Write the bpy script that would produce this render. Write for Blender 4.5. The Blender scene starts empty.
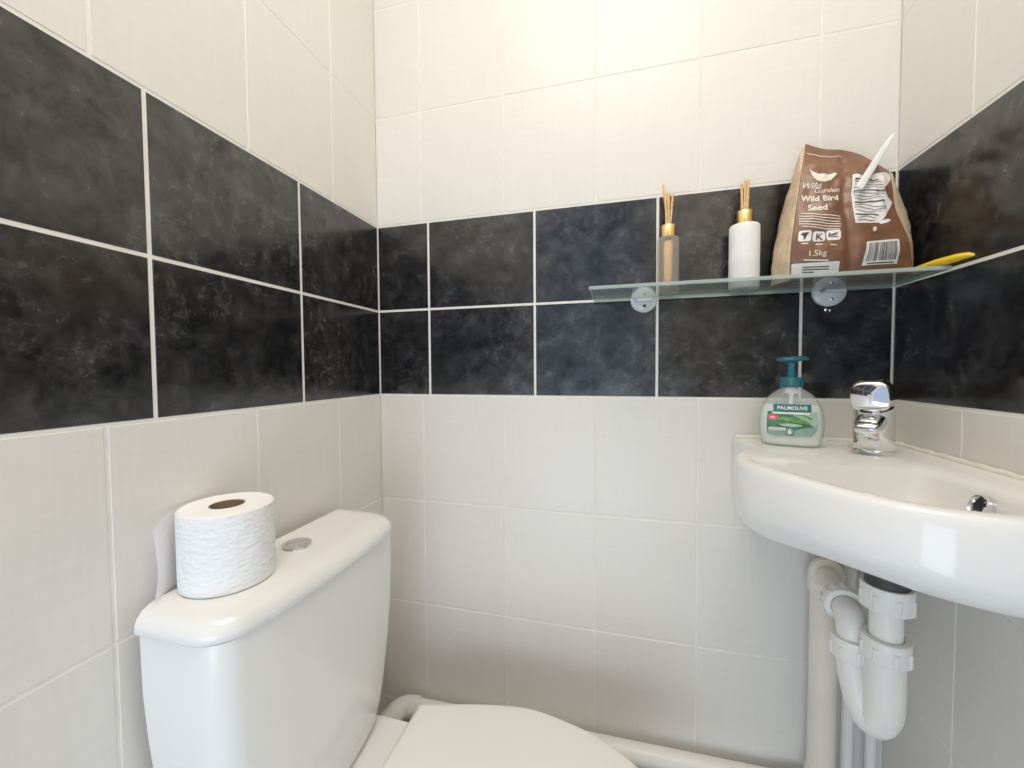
import bpy, bmesh, math, random
from mathutils import Vector, Matrix, noise, Quaternion
random.seed(4)
C = bpy.context.scene.collection
R = math.radians
PI = math.pi
ZO = 1.007            # the floor is z = 0; the design frame below puts z = 0 at the lower edge of the dark tile band

# ---------------------------------------------------------------- materials
def srgb(r, g, b):
    f = lambda c: (c/255/12.92) if c/255 <= .04045 else ((c/255+.055)/1.055)**2.4
    return (f(r), f(g), f(b), 1)

class NT:
    def __init__(s, name):
        s.m = bpy.data.materials.new(name); s.m.use_nodes = True
        s.t = s.m.node_tree; s.t.nodes.clear()
        s.out = s.n('ShaderNodeOutputMaterial')
    def n(s, typ, **kw):
        nd = s.t.nodes.new(typ)
        for k, v in kw.items(): setattr(nd, k, v)
        return nd
    def l(s, a, b): s.t.links.new(a, b)
    def set(s, nd, **kw):
        for k, v in kw.items(): nd.inputs[k.replace('_', ' ')].default_value = v
    def princ(s, col, rough=.5, metal=0, spec=.5, trans=0, ior=1.45, coat=0):
        p = s.n('ShaderNodeBsdfPrincipled')
        p.inputs['Base Color'].default_value = col
        p.inputs['Roughness'].default_value = rough
        p.inputs['Metallic'].default_value = metal
        p.inputs['Specular IOR Level'].default_value = spec
        p.inputs['Transmission Weight'].default_value = trans
        p.inputs['IOR'].default_value = ior
        p.inputs['Coat Weight'].default_value = coat
        s.l(p.outputs[0], s.out.inputs[0])
        return p

def noise_node(nt, scale, detail=4, rough=.55, dist=0, vec=None, coord='Object'):
    n = nt.n('ShaderNodeTexNoise')
    nt.set(n, Scale=scale, Detail=detail, Roughness=rough, Distortion=dist)
    if vec is None:
        tc = nt.n('ShaderNodeTexCoord'); vec = tc.outputs[coord]
    nt.l(vec, n.inputs['Vector'])
    return n

def ramp(nt, fac, stops):
    r = nt.n('ShaderNodeValToRGB')
    e = r.color_ramp.elements
    while len(e) < len(stops): e.new(.5)
    for el, (p, c) in zip(e, stops): el.position = p; el.color = c
    nt.l(fac, r.inputs[0]); return r

def simple(name, col, rough=.5, metal=0, spec=.5, var=.06, scale=30, bump=0, bscale=200, coat=0):
    nt = NT(name); p = nt.princ(col, rough, metal, spec, coat=coat)
    n = noise_node(nt, scale)
    d = tuple(c*(1-var) for c in col[:3])+(1,); u = tuple(min(1, c*(1+var)) for c in col[:3])+(1,)
    r = ramp(nt, n.outputs[0], [(.3, d), (.7, u)])
    nt.l(r.outputs[0], p.inputs['Base Color'])
    if bump:
        b = nt.n('ShaderNodeBump'); nt.set(b, Strength=bump, Distance=.001)
        nb = noise_node(nt, bscale); nt.l(nb.outputs[0], b.inputs['Height']); nt.l(b.outputs[0], p.inputs['Normal'])
    return nt.m

def dark_tile(name):
    nt = NT(name); p = nt.princ((.02, .02, .02, 1), .2, 0, .9, ior=1.55)
    geo = nt.n('ShaderNodeNewGeometry'); tc = nt.n('ShaderNodeTexCoord')
    off = nt.n('ShaderNodeVectorMath', operation='MULTIPLY_ADD')
    comb = nt.n('ShaderNodeCombineXYZ')
    for i in range(3): nt.l(geo.outputs['Random Per Island'], comb.inputs[i])
    nt.l(comb.outputs[0], off.inputs[0]); off.inputs[1].default_value = (7, 5, 9); nt.l(tc.outputs['Object'], off.inputs[2])
    n1 = noise_node(nt, 21, 12, .72, .35, off.outputs[0])
    n2 = noise_node(nt, 60, 12, .75, .35, off.outputs[0])
    n3 = noise_node(nt, 3.6, 3, .5, .2, off.outputs[0])
    r1 = ramp(nt, n1.outputs[0], [(.36, (.0020, .0021, .0025, 1)), (.52, (.0065, .0065, .0070, 1)), (.68, (.028, .027, .027, 1))])
    r2 = ramp(nt, n2.outputs[0], [(.48, (0, 0, 0, 1)), (.72, (.05, .049, .048, 1))])
    r3 = ramp(nt, n3.outputs[0], [(.40, (.12, .12, .12, 1)), (.64, (1, 1, 1, 1))])
    mul = nt.n('ShaderNodeMix', data_type='RGBA', blend_type='MULTIPLY'); mul.inputs[0].default_value = 1
    nt.l(r2.outputs[0], mul.inputs[6]); nt.l(r3.outputs[0], mul.inputs[7])
    add = nt.n('ShaderNodeMix', data_type='RGBA', blend_type='ADD'); add.inputs[0].default_value = 1
    nt.l(r1.outputs[0], add.inputs[6]); nt.l(mul.outputs[2], add.inputs[7])
    nt.l(add.outputs[2], p.inputs['Base Color'])
    rr = nt.n('ShaderNodeMapRange'); nt.l(n1.outputs[0], rr.inputs[0]); rr.inputs[1].default_value = .3; rr.inputs[2].default_value = .7; rr.inputs[3].default_value = .15; rr.inputs[4].default_value = .30
    sr = nt.n('ShaderNodeMapRange'); nt.l(n1.outputs[0], sr.inputs[0]); sr.inputs[1].default_value = .35; sr.inputs[2].default_value = .65; sr.inputs[3].default_value = .42; sr.inputs[4].default_value = .85
    nt.l(sr.outputs[0], p.inputs['Specular IOR Level'])
    nt.l(rr.outputs[0], p.inputs['Roughness'])
    b = nt.n('ShaderNodeBump'); nt.set(b, Strength=.10, Distance=.001)
    nt.l(n2.outputs[0], b.inputs['Height']); nt.l(b.outputs[0], p.inputs['Normal'])
    return nt.m

def white_tile(name, warm):
    nt = NT(name); p = nt.princ((.8, .8, .8, 1), .32, 0, .4)
    tc = nt.n('ShaderNodeTexCoord')
    def streak(sc):
        mp = nt.n('ShaderNodeMapping'); mp.inputs['Scale'].default_value = sc
        nt.l(tc.outputs['Object'], mp.inputs[0])
        return noise_node(nt, 1, 5, .6, 0, mp.outputs[0])
    a = streak((160, 160, 12)); c = streak((14, 14, 160))
    m = nt.n('ShaderNodeMath', operation='ADD'); nt.l(a.outputs[0], m.inputs[0]); nt.l(c.outputs[0], m.inputs[1])
    h = nt.n('ShaderNodeMath', operation='MULTIPLY'); nt.l(m.outputs[0], h.inputs[0]); h.inputs[1].default_value = .5
    r = ramp(nt, h.outputs[0], [(.36, tuple(x*.955 for x in warm)+(1,)), (.64, warm+(1,))])
    geo = nt.n('ShaderNodeNewGeometry')
    v = nt.n('ShaderNodeMapRange'); nt.l(geo.outputs['Random Per Island'], v.inputs[0]); v.inputs[3].default_value = .965; v.inputs[4].default_value = 1.0
    mul = nt.n('ShaderNodeMix', data_type='RGBA', blend_type='MULTIPLY'); mul.inputs[0].default_value = 1
    nt.l(r.outputs[0], mul.inputs[6]); nt.l(v.outputs[0], mul.inputs[7]); nt.l(mul.outputs[2], p.inputs['Base Color'])
    b = nt.n('ShaderNodeBump'); nt.set(b, Strength=.05, Distance=.001); nt.l(h.outputs[0], b.inputs['Height']); nt.l(b.outputs[0], p.inputs['Normal'])
    return nt.m

def clear(name, tint, amount=.8, gloss_rough=.03, diff=None, diffw=0.0, ior=1.45):
    """thin clear sheet: tinted see-through, a little diffuse haze and a Fresnel reflection"""
    nt = NT(name)
    t = nt.n('ShaderNodeBsdfTransparent'); t.inputs[0].default_value = tint
    base = t.outputs[0]
    if diffw:
        d = nt.n('ShaderNodeBsdfDiffuse'); d.inputs[0].default_value = diff
        mx = nt.n('ShaderNodeMixShader'); mx.inputs[0].default_value = diffw
        nz = noise_node(nt, 60); mr = nt.n('ShaderNodeMapRange'); nt.l(nz.outputs[0], mr.inputs[0]); mr.inputs[3].default_value = diffw*.95; mr.inputs[4].default_value = diffw*1.05
        nt.l(mr.outputs[0], mx.inputs[0])
        nt.l(base, mx.inputs[1]); nt.l(d.outputs[0], mx.inputs[2]); base = mx.outputs[0]
    g = nt.n('ShaderNodeBsdfGlossy'); g.inputs['Roughness'].default_value = gloss_rough
    # Schlick reflectance, the same from both sides of the thin sheet
    geo = nt.n('ShaderNodeNewGeometry'); dot = nt.n('ShaderNodeVectorMath', operation='DOT_PRODUCT')
    nt.l(geo.outputs['Normal'], dot.inputs[0]); nt.l(geo.outputs['Incoming'], dot.inputs[1])
    def mth(op, a, b):
        m_ = nt.n('ShaderNodeMath', operation=op, use_clamp=op in ('SUBTRACT', 'ADD'))
        for i_, x_ in enumerate((a, b)):
            if x_ is None: continue
            if isinstance(x_, (int, float)): m_.inputs[i_].default_value = x_
            else: nt.l(x_, m_.inputs[i_])
        return m_.outputs[0]
    f0 = ((ior-1)/(ior+1))**2
    fres = mth('ADD', mth('MULTIPLY', mth('POWER', mth('SUBTRACT', 1.0, mth('ABSOLUTE', dot.outputs['Value'], None)), 5.0), .8*(1-f0)), f0)
    mx = nt.n('ShaderNodeMixShader'); nt.l(fres, mx.inputs[0]); nt.l(base, mx.inputs[1]); nt.l(g.outputs[0], mx.inputs[2])
    nt.l(mx.outputs[0], nt.out.inputs[0])
    return nt.m

M = {}
M['white'] = white_tile('white_wall_tile', (.765, .738, .688))
M['dark'] = dark_tile('dark_slate_tile')
M['grout'] = simple('pale_grout', (.78, .755, .70, 1), .8, scale=40)
M['ceramic'] = simple('white_ceramic', (.83, .82, .795, 1), .12, 0, .5, .01, 4)
M['cer_basin'] = simple('basin_ceramic', (.84, .83, .81, 1), .1, 0, .5, .01, 4)
M['plastic_seat'] = simple('ivory_seat_plastic', (.84, .82, .755, 1), .28, 0, .45, .01, 4)
M['pipe'] = simple('white_pipe_plastic', (.80, .775, .73, 1), .32, 0, .45, .02, 8)
M['pipe_old'] = simple('yellowed_pipe_plastic', (.80, .74, .63, 1), .38, 0, .4, .04, 8)
M['chrome'] = simple('polished_chrome', (.80, .80, .81, 1), .05, 1, .5, .01)
M['rubber'] = simple('dark_rubber', (.03, .03, .03, 1), .6)
M['hole'] = simple('dark_hole', (.008, .008, .008, 1), .6)
M['card'] = simple('brown_card', (.27, .18, .11, 1), .9)
M['gold'] = simple('brushed_gold', (.83, .60, .22, 1), .22, 1, .5, .05, 90)
M['reed'] = simple('pale_reed', (.74, .48, .22, 1), .8, var=.25, scale=120)
M['amber'] = simple('amber_liquid', (.85, .50, .19, 1), .4, var=.15, scale=60)
M['yellow'] = simple('yellow_plastic', (.88, .56, .015, 1), .35)
M['stick'] = simple('white_stick_plastic', (.84, .84, .85, 1), .35)
M['kraft'] = simple('kraft_paper', (.62, .47, .31, 1), .8, var=.22, scale=55, bump=.3, bscale=90)
M['brown'] = simple('brown_printed_film', (.185, .082, .042, 1), .34, var=.2, scale=30, bump=.5, bscale=60)
M['print'] = simple('cream_ink', (.80, .72, .62, 1), .5)
M['panel'] = simple('white_ink', (.80, .78, .75, 1), .5)
M['ink'] = simple('dark_ink', (.05, .035, .03, 1), .6)
M['teal'] = simple('teal_pump_plastic', (.008, .105, .135, 1), .32)
M['label_teal'] = simple('label_teal', (.012, .15, .15, 1), .4)
M['label_green'] = simple('label_green', (.05, .19, .09, 1), .4, var=.5, scale=60)
M['label_pale'] = simple('label_pale_green', (.36, .52, .42, 1), .4, var=.25, scale=50)
M['label_leaf'] = simple('label_leaf_green', (.13, .33, .09, 1), .4, var=.45, scale=110)
M['label_mint'] = simple('label_mint', (.24, .40, .34, 1), .4, var=.15, scale=50)
M['label_pink'] = simple('label_pink', (.75, .10, .17, 1), .4)
M['label_white'] = simple('label_white', (.85, .86, .85, 1), .4)
M['soap'] = simple('milky_soap', (.84, .89, .83, 1), .35, var=.03)
M['plaster'] = simple('white_plaster', (.80, .78, .74, 1), .8, var=.02, scale=12)
M['floor'] = simple('grey_vinyl', (.22, .20, .18, 1), .45, var=.2, scale=14)
M['sealant'] = simple('white_sealant', (.82, .78, .70, 1), .45)
M['bottle'] = clear('clear_bottle_plastic', (.93, .96, .95, 1), diff=(.85, .9, .88, 1), diffw=.20, ior=1.4)
M['glass'] = clear('greenish_shelf_glass', (.90, .94, .92, 1), diff=(.58, .62, .57, 1), diffw=.09, ior=1.45)
M['glass_edge'] = clear('green_glass_edge', (.45, .62, .56, 1), diff=(.46, .56, .52, 1), diffw=.7, gloss_rough=.1)
M['disc'] = clear('clear_disc_plastic', (.88, .9, .92, 1), diff=(.84, .88, .92, 1), diffw=.66, gloss_rough=.08)
def frosted():
    nt = NT('frosted_glass')
    t = nt.n('ShaderNodeBsdfTransparent'); t.inputs[0].default_value = (.95, .93, .88, 1)
    d = nt.n('ShaderNodeBsdfDiffuse'); d.inputs[0].default_value = (.86, .84, .79, 1)
    tr = nt.n('ShaderNodeBsdfTranslucent'); tr.inputs[0].default_value = (.90, .87, .80, 1)
    nz = noise_node(nt, 80)
    m1 = nt.n('ShaderNodeMixShader'); m1.inputs[0].default_value = .5; nt.l(d.outputs[0], m1.inputs[1]); nt.l(tr.outputs[0], m1.inputs[2])
    mr = nt.n('ShaderNodeMapRange'); nt.l(nz.outputs[0], mr.inputs[0]); mr.inputs[3].default_value = .27; mr.inputs[4].default_value = .34
    m2 = nt.n('ShaderNodeMixShader'); nt.l(mr.outputs[0], m2.inputs[0]); nt.l(t.outputs[0], m2.inputs[1]); nt.l(m1.outputs[0], m2.inputs[2])
    nt.l(m2.outputs[0], nt.out.inputs[0]); return nt.m
M['frosted'] = frosted()
def paper_mat():
    nt = NT('embossed_tissue'); p = nt.princ((.86, .86, .86, 1), .9, 0, .15)
    tc = nt.n('ShaderNodeTexCoord')
    mp = nt.n('ShaderNodeMapping'); mp.inputs['Scale'].default_value = (1, 1, 1.9); nt.l(tc.outputs['Object'], mp.inputs[0])
    v = nt.n('ShaderNodeTexVoronoi', feature='SMOOTH_F1'); nt.set(v, Scale=105, Randomness=.75); nt.l(mp.outputs[0], v.inputs['Vector'])
    n = noise_node(nt, 45, 4)
    a = nt.n('ShaderNodeMath', operation='ADD'); nt.l(v.outputs['Distance'], a.inputs[0]); nt.l(n.outputs[0], a.inputs[1])
    b = nt.n('ShaderNodeBump'); nt.set(b, Strength=.6, Distance=.003); nt.l(a.outputs[0], b.inputs['Height']); nt.l(b.outputs[0], p.inputs['Normal'])
    return nt.m
M['tissue'] = paper_mat()
M['tissue_flat'] = simple('plain_tissue', (.95, .945, .93, 1), .9, 0, .1, .02, 200, .15, 400)

# ---------------------------------------------------------------- helpers
def obj(name, bm, mats, parent=None, smooth=True, angle=38):
    """one mesh object; the bmesh is in design coordinates"""
    bmesh.ops.recalc_face_normals(bm, faces=bm.faces)
    me = bpy.data.meshes.new(name)
    base = Vector((0, 0, 0)); p = parent
    while p is not None: base += p.location; p = p.parent
    bmesh.ops.translate(bm, verts=bm.verts, vec=Vector((0, 0, ZO)) - base)
    bm.to_mesh(me); bm.free()
    for m in (mats if isinstance(mats, (list, tuple)) else [mats]): me.materials.append(m)
    if smooth:
        me.shade_smooth()
        me.set_sharp_from_angle(angle=R(angle))
    o = bpy.data.objects.new(name, me); C.objects.link(o)
    if parent is not None: o.parent = parent
    return o

def thing(name, label, cat, loc, group=None):
    o = bpy.data.objects.new(name, None); C.objects.link(o)
    o.location = (loc[0], loc[1], loc[2] + ZO); o.empty_display_size = .03
    o['label'] = label; o['category'] = cat
    if group: o['group'] = group
    return o

def tag(o, label, cat, group=None):
    o['label'] = label; o['category'] = cat
    if group: o['group'] = group
    return o

def struct(name, bm, mats, smooth=False):
    o = obj(name, bm, mats, None, smooth); o['kind'] = 'structure'; return o

def add_box(bm, lo, hi, mi=0):
    v = [bm.verts.new((x, y, z)) for x in (lo[0], hi[0]) for y in (lo[1], hi[1]) for z in (lo[2], hi[2])]
    for f in ((0, 1, 3, 2), (4, 6, 7, 5), (0, 4, 5, 1), (2, 3, 7, 6), (0, 2, 6, 4), (1, 5, 7, 3)):
        bm.faces.new([v[i] for i in f]).material_index = mi

def loft(bm, rings, cap0=True, cap1=True, mi=0, closed=True):
    R_ = [[bm.verts.new(p) for p in r] for r in rings]
    n = len(R_[0])
    for a, b in zip(R_, R_[1:]):
        for i in range(n if closed else n-1):
            j = (i+1) % n
            bm.faces.new((a[i], a[j], b[j], b[i])).material_index = mi
    if cap0: bm.faces.new(list(reversed(R_[0]))).material_index = mi
    if cap1: bm.faces.new(R_[-1]).material_index = mi
    return R_

def frame(d):
    d = Vector(d).normalized()
    return Vector((0, 0, 1)).rotation_difference(d)

def add_lathe(bm, base, axis, prof, n=48, cap=True, mi=0, lobes=0, lobe=0.0):
    """prof: (radius, distance along axis)"""
    q = frame(axis); base = Vector(base); rings = []
    for r, h in prof:
        ring = []
        for i in range(n):
            a = 2*PI*i/n
            rr = r
            if lobes and r > 0: rr = r + (lobe if (i*lobes/n) % 1 < .3 else 0)
            ring.append(base + q @ Vector((rr*math.cos(a), rr*math.sin(a), h)))
        rings.append(ring)
    return loft(bm, rings, cap, cap, mi)

def add_tube(bm, pts, rad, n=28, mi=0, cap=True):
    pts = [Vector(p) for p in pts]
    rads = rad if isinstance(rad, (list, tuple)) else [rad]*len(pts)
    tan = []
    for i in range(len(pts)):
        a = pts[max(0, i-1)]; b = pts[min(len(pts)-1, i+1)]
        tan.append((b-a).normalized())
    q = frame(tan[0]); u = q @ Vector((1, 0, 0)); rings = []
    for i, p in enumerate(pts):
        if i: u = tan[i-1].rotation_difference(tan[i]) @ u
        w = tan[i].cross(u)
        rings.append([p + rads[i]*(math.cos(2*PI*k/n)*u + math.sin(2*PI*k/n)*w) for k in range(n)])
    return loft(bm, rings, cap, cap, mi)

def bend(a, b, c, r, n=10):
    """points of a filleted corner at b on the path a-b-c"""
    a, b, c = Vector(a), Vector(b), Vector(c)
    u = (a-b).normalized(); w = (c-b).normalized()
    ang = u.angle(w); t = r/math.tan(ang/2)
    p0 = b+u*t; p1 = b+w*t
    cen = b + (u+w).normalized()*(r/math.sin(ang/2))
    v0 = p0-cen; v1 = p1-cen
    ax = v0.cross(v1).normalized(); tot = v0.angle(v1)
    return [cen + Quaternion(ax, tot*i/n) @ v0 for i in range(n+1)]

def polyray(poly, c, ang):
    """distance from c to the polygon outline in direction ang"""
    d = (math.cos(ang), math.sin(ang)); best = None
    for (x1, y1), (x2, y2) in zip(poly, poly[1:]+poly[:1]):
        ex, ey = x2-x1, y2-y1; den = d[0]*ey - d[1]*ex
        if abs(den) < 1e-12: continue
        t = ((x1-c[0])*ey - (y1-c[1])*ex)/den
        s = ((x1-c[0])*d[1] - (y1-c[1])*d[0])/den
        if t > 0 and -1e-6 <= s <= 1+1e-6: best = t if best is None else min(best, t)
    return best or 0.0

def catmull(pts, n=8, closed=False):
    out = []; N = len(pts)
    P = [Vector(p) for p in pts]
    for i in range(N if closed else N-1):
        if closed: a, b, c, d = P[i-1], P[i], P[(i+1) % N], P[(i+2) % N]
        else: a, b, c, d = P[max(0, i-1)], P[i], P[i+1], P[min(N-1, i+2)]
        for k in range(n):
            t = k/n
            out.append(.5*((2*b)+(c-a)*t+(2*a-5*b+4*c-d)*t*t+(3*b-a-3*c+d)*t**3))
    if not closed: out.append(P[-1])
    return out

def interp(tab, x):
    """piecewise linear over rows (x, v)"""
    if x <= tab[0][0]: return tab[0][1]
    for (a, va), (b, vb) in zip(tab, tab[1:]):
        if x <= b:
            t = (x-a)/(b-a)
            return va+(vb-va)*t if not isinstance(va, Vector) else va.lerp(vb, t)
    return tab[-1][1]

def text_bm(s, size=1.0, shear=0, bold=0, extrude=0):
    """text as flat triangles in a bmesh; x centred, baseline at 0, scaled so a capital is about size high"""
    cu = bpy.data.curves.new('txt', 'FONT'); cu.body = s; cu.size = size*1.43; cu.align_x = 'CENTER'
    cu.shear = shear; cu.offset = bold; cu.resolution_u = 3
    o = bpy.data.objects.new('txt', cu); C.objects.link(o)
    bpy.context.view_layer.update()
    me = bpy.data.meshes.new_from_object(o.evaluated_get(bpy.context.evaluated_depsgraph_get()))
    bpy.data.objects.remove(o); bpy.data.curves.remove(cu)
    bm = bmesh.new(); bm.from_mesh(me); bpy.data.meshes.remove(me)
    return bm

def merge(dst, src, mi=0):
    mp = {v: dst.verts.new(v.co) for v in src.verts}
    for f in src.faces:
        try: dst.faces.new([mp[v] for v in f.verts]).material_index = mi
        except ValueError: pass
    src.free()

def map_bm(bm, fn):
    for v in bm.verts: v.co = fn(v.co.x, v.co.y)

def flat_poly(bm, pts, mi=0, step=None):
    """filled flat polygon in the xy parameter plane, cut fine enough to follow a curved surface"""
    b = bmesh.new(); vs = [b.verts.new((p[0], p[1], 0)) for p in pts]
    b.faces.new(vs); bmesh.ops.triangulate(b, faces=b.faces)
    if step:
        for _ in range(4):
            es = [e for e in b.edges if e.calc_length() > step]
            if not es: break
            bmesh.ops.subdivide_edges(b, edges=es, cuts=1)
            bmesh.ops.triangulate(b, faces=b.faces)
    merge(bm, b, mi)

def rrect(x0, y0, x1, y1, r, n=5):
    out = []
    for cx, cy, a0 in ((x1-r, y1-r, 0), (x0+r, y1-r, 90), (x0+r, y0+r, 180), (x1-r, y0+r, 270)):
        for k in range(n+1):
            a = R(a0+90*k/n); out.append((cx+r*math.cos(a), cy+r*math.sin(a)))
    return out

def ellipse(cx, cy, a, b, n=28, rot=0):
    out = []
    for k in range(n):
        t = 2*PI*k/n; x, y = a*math.cos(t), b*math.sin(t)
        out.append((cx+x*math.cos(rot)-y*math.sin(rot), cy+x*math.sin(rot)+y*math.cos(rot)))
    return out

# ---------------------------------------------------------------- the room
W = 1.034; LS = .0222            # width; the left wall is slightly out of square
DEPTH = 1.40
FLOOR_Z = -1.007; CEIL_Z = 1.411
LH, SD, PW = .2517, .202, .2525

def tiled_wall(name, mp, length, dark0, up0, low0, upw, loww):
    """mp(s, z, d) -> point; d = depth in front of the tile face (negative = behind)"""
    bm = bmesh.new()
    bev, dep = .0013, .0012
    def tile(s0, s1, z0, z1, mi):
        g = .0019 if mi else .0014
        s0 = max(s0, 0); s1 = min(s1, length)
        if s1-s0 < .006: return
        a, b, c, d = s0+(g if s0 > 0 else g*.7), s1-g, z0+g, z1-g
        o = [bm.verts.new(mp(x, z, -dep)) for x, z in ((a, c), (b, c), (b, d), (a, d))]
        i = [bm.verts.new(mp(x, z, 0)) for x, z in ((a+bev, c+bev), (b-bev, c+bev), (b-bev, d-bev), (a+bev, d-bev))]
        bm.faces.new(i).material_index = mi
        for k in range(4):
            bm.faces.new((o[k], o[(k+1) % 4], i[(k+1) % 4], i[k])).material_index = mi
    def row(z0, z1, first, w, mi):
        tile(0, first, z0, z1, mi)
        s = first
        while s < length:
            tile(s, s+w, z0, z1, mi); s += w
    for k in range(4): row(-LH*(k+1), -LH*k, low0, loww, 0)
    row(0, SD, dark0, PW, 1); row(SD, 2*SD, dark0, PW, 1)
    for k in range(4): row(2*SD+LH*k, 2*SD+LH*(k+1), up0, upw, 0)
    bm.faces.new([bm.verts.new(mp(s, z, -dep*.55)) for s, z in ((0, FLOOR_Z), (length, FLOOR_Z), (length, CEIL_Z), (0, CEIL_Z))]).material_index = 2
    # backing slab
    add = [[mp(s, z, d) for d in (-.0025, -.08) for z in (FLOOR_Z, CEIL_Z)] for s in (-.075, length+.02)]
    v = [[bm.verts.new(p) for p in r] for r in add]
    (a0, a1, a2, a3), (b0, b1, b2, b3) = v
    for f in ((a0, b0, b1, a1), (a2, a3, b3, b2), (a0, a1, a3, a2), (b0, b2, b3, b1), (a0, a2, b2, b0), (a1, b1, b3, a3)):
        bm.faces.new(f).material_index = 2
    # (faces keep the orientation given by recalc)
    return struct(name, bm, [M['white'], M['dark'], M['grout']])

tiled_wall('wall_back', lambda s, z, d: Vector((s, -d, z)), W, .1336, .1177, .1163, .1994, .2002)
tiled_wall('wall_left', lambda s, z, d: Vector((LS*s + d, -s, z)), DEPTH, .2535, .1606, .158, .1994, .2002)
tiled_wall('wall_right', lambda s, z, d: Vector((W - d, -s, z)), DEPTH, .268, .162, .1603, .1994, .2002)
bm = bmesh.new(); add_box(bm, (-.1, -DEPTH-.1, FLOOR_Z-.05), (W+.1, .1, FLOOR_Z)); struct('floor', bm, M['floor'])
bm = bmesh.new(); add_box(bm, (-.1, -DEPTH-.1, CEIL_Z), (W+.1, .1, CEIL_Z+.05)); struct('ceiling', bm, M['plaster'])
bm = bmesh.new()
D0, D1, DT = .06, .74, 1.2
add_box(bm, (-.1, -DEPTH-.1, FLOOR_Z), (D0, -DEPTH, CEIL_Z)); add_box(bm, (D1, -DEPTH-.1, FLOOR_Z), (W+.1, -DEPTH, CEIL_Z))
add_box(bm, (D0, -DEPTH-.1, DT), (D1, -DEPTH, CEIL_Z)); struct('wall_front', bm, M['plaster'])

# ---------------------------------------------------------------- toilet
YC = -.342; YK = -.362
toilet = thing('toilet', 'white close-coupled toilet with push-button cistern against the left tiled wall', 'toilet', (.25, YC, FLOOR_Z))
def cis_ring(z, xf, hl, r, bow, xb=.0285, inset=0):
    """D-shaped outline: square at the wall, rounded front corners, bowed front"""
    pts = []
    hl -= inset; xf -= inset
    def fx(y): return xf - bow*(y/hl)**2
    pts.append((xb, -hl)); 
    for k in range(1, 5): pts.append((xb + (fx(hl)-r-xb)*k/5, -hl))
    for k in range(9):
        a = -PI/2 + PI/2*k/8
        pts.append((fx(hl-r*.5)-r + r*math.cos(a), -hl+r+r*math.sin(a)))
    for k in range(1, 12):
        y = -(hl-r) + 2*(hl-r)*k/12; pts.append((fx(y), y))
    for k in range(9):
        a = PI/2*k/8
        pts.append((fx(hl-r*.5)-r + r*math.cos(a), hl-r+r*math.sin(a)))
    for k in range(4, 0, -1): pts.append((xb + (fx(hl)-r-xb)*k/5, hl))
    pts.append((xb, hl))
    return [Vector((x, YK+y, z)) for x, y in pts]
bm = bmesh.new()
prof = [(-.596, .136, .132), (-.593, .142, .138), (-.585, .146, .143), (-.55, .150, .151), (-.50, .153, .162), (-.44, .156, .171), (-.38, .158, .177), (-.32, .159, .181), (-.246, .1595, .182)]
loft(bm, [cis_ring(z, xf, hl, .032, .012) for z, xf, hl in prof])
cistern = obj('cistern', bm, M['ceramic'], toilet)
bm = bmesh.new()
LT = -.2145
lid = [(-.2462, .157, .180), (-.2460, .1635, .1855), (-.243, .1655, .187), (-.235, .1655, .187), (-.2275, .163, .1845), (-.2212, .157, .179), (-.2168, .148, .171), (-.2148, .137, .161), (LT, .122, .145)]
loft(bm, [cis_ring(z, xf, hl, .046, .014) for z, xf, hl in lid])
obj('cistern_lid', bm, M['ceramic'], cistern, angle=60)
bm = bmesh.new(); bc = (.0785, -.3575, LT)
add_lathe(bm, bc, (0, 0, 1), [(.0005, .003), (.0165, .003), (.0175, .0042), (.0195, .0046), (.0215, .0036), (.0225, 0), (.0225, -.004)], 48)
fb = obj('flush_button', bm, M['chrome'], cistern)
bm = bmesh.new()
for s in (-1, 1):
    pts = [( s*.0007, -.0145)] + [(s*(.0007+.0148*math.sin(PI*k/14)), -.0148*math.cos(PI*k/14)) for k in range(1, 14)] + [(s*.0007, .0145)]
    r0 = [Vector((bc[0]+x*.8+y*.6, bc[1]-x*.6+y*.8, LT+.0028)) for x, y in pts]
    loft(bm, [r0, [p+Vector((0, 0, .0022)) for p in r0], [Vector((bc[0], bc[1], p.z))*.12+p*.88+Vector((0, 0, .0026)) for p in r0]])
obj('button_halves', bm, M['chrome'], cistern)

def egg(z, sx=1.0, inset=0, x0=.205, L=.455, hw=.180, back=.137):
    """seat outline: straight hinge edge at x0, widest a little past the middle"""
    pts = []
    keys = [(0, back-.006), (.004, back), (.05, .150), (.12, .168), (.20, hw), (.27, .170), (.335, .150), (.385, .121), (.425, .080), (.447, .040), (.455, 0)]
    half = catmull([(x*L/.455, y, 0) for x, y in keys], 5)
    up = [(p.x, max(0, p.y)) for p in half]
    full = up + [(x, -y) for x, y in reversed(up[:-1])]
    cx = L*.45
    return [Vector((x0 + cx + (x-cx)*(1-inset/ (L*.5)), YC + y*(1-inset/hw), z)) for x, y in full]
SZ = -.562
bm = bmesh.new()
loft(bm, [egg(SZ-.018, inset=.004), egg(SZ-.016, inset=.001), egg(SZ-.010), egg(SZ-.005, inset=.0015), egg(SZ-.0015, inset=.006), egg(SZ, inset=.013), egg(SZ+.001, inset=.05), egg(SZ+.0015, inset=.12)])
seat_lid = obj('seat_lid', bm, M['plastic_seat'], toilet, angle=70)
bm = bmesh.new()
o_ = [egg(SZ-.036, inset=.006), egg(SZ-.033, inset=.003), egg(SZ-.022, inset=.003), egg(SZ-.0195, inset=.006)]
i_ = [egg(SZ-.0195, inset=.055), egg(SZ-.036, inset=.06)]
loft(bm, o_ + i_ + [o_[0]], False, False); bmesh.ops.remove_doubles(bm, verts=bm.verts, dist=1e-6)
obj('seat', bm, M['plastic_seat'], toilet)
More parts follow.
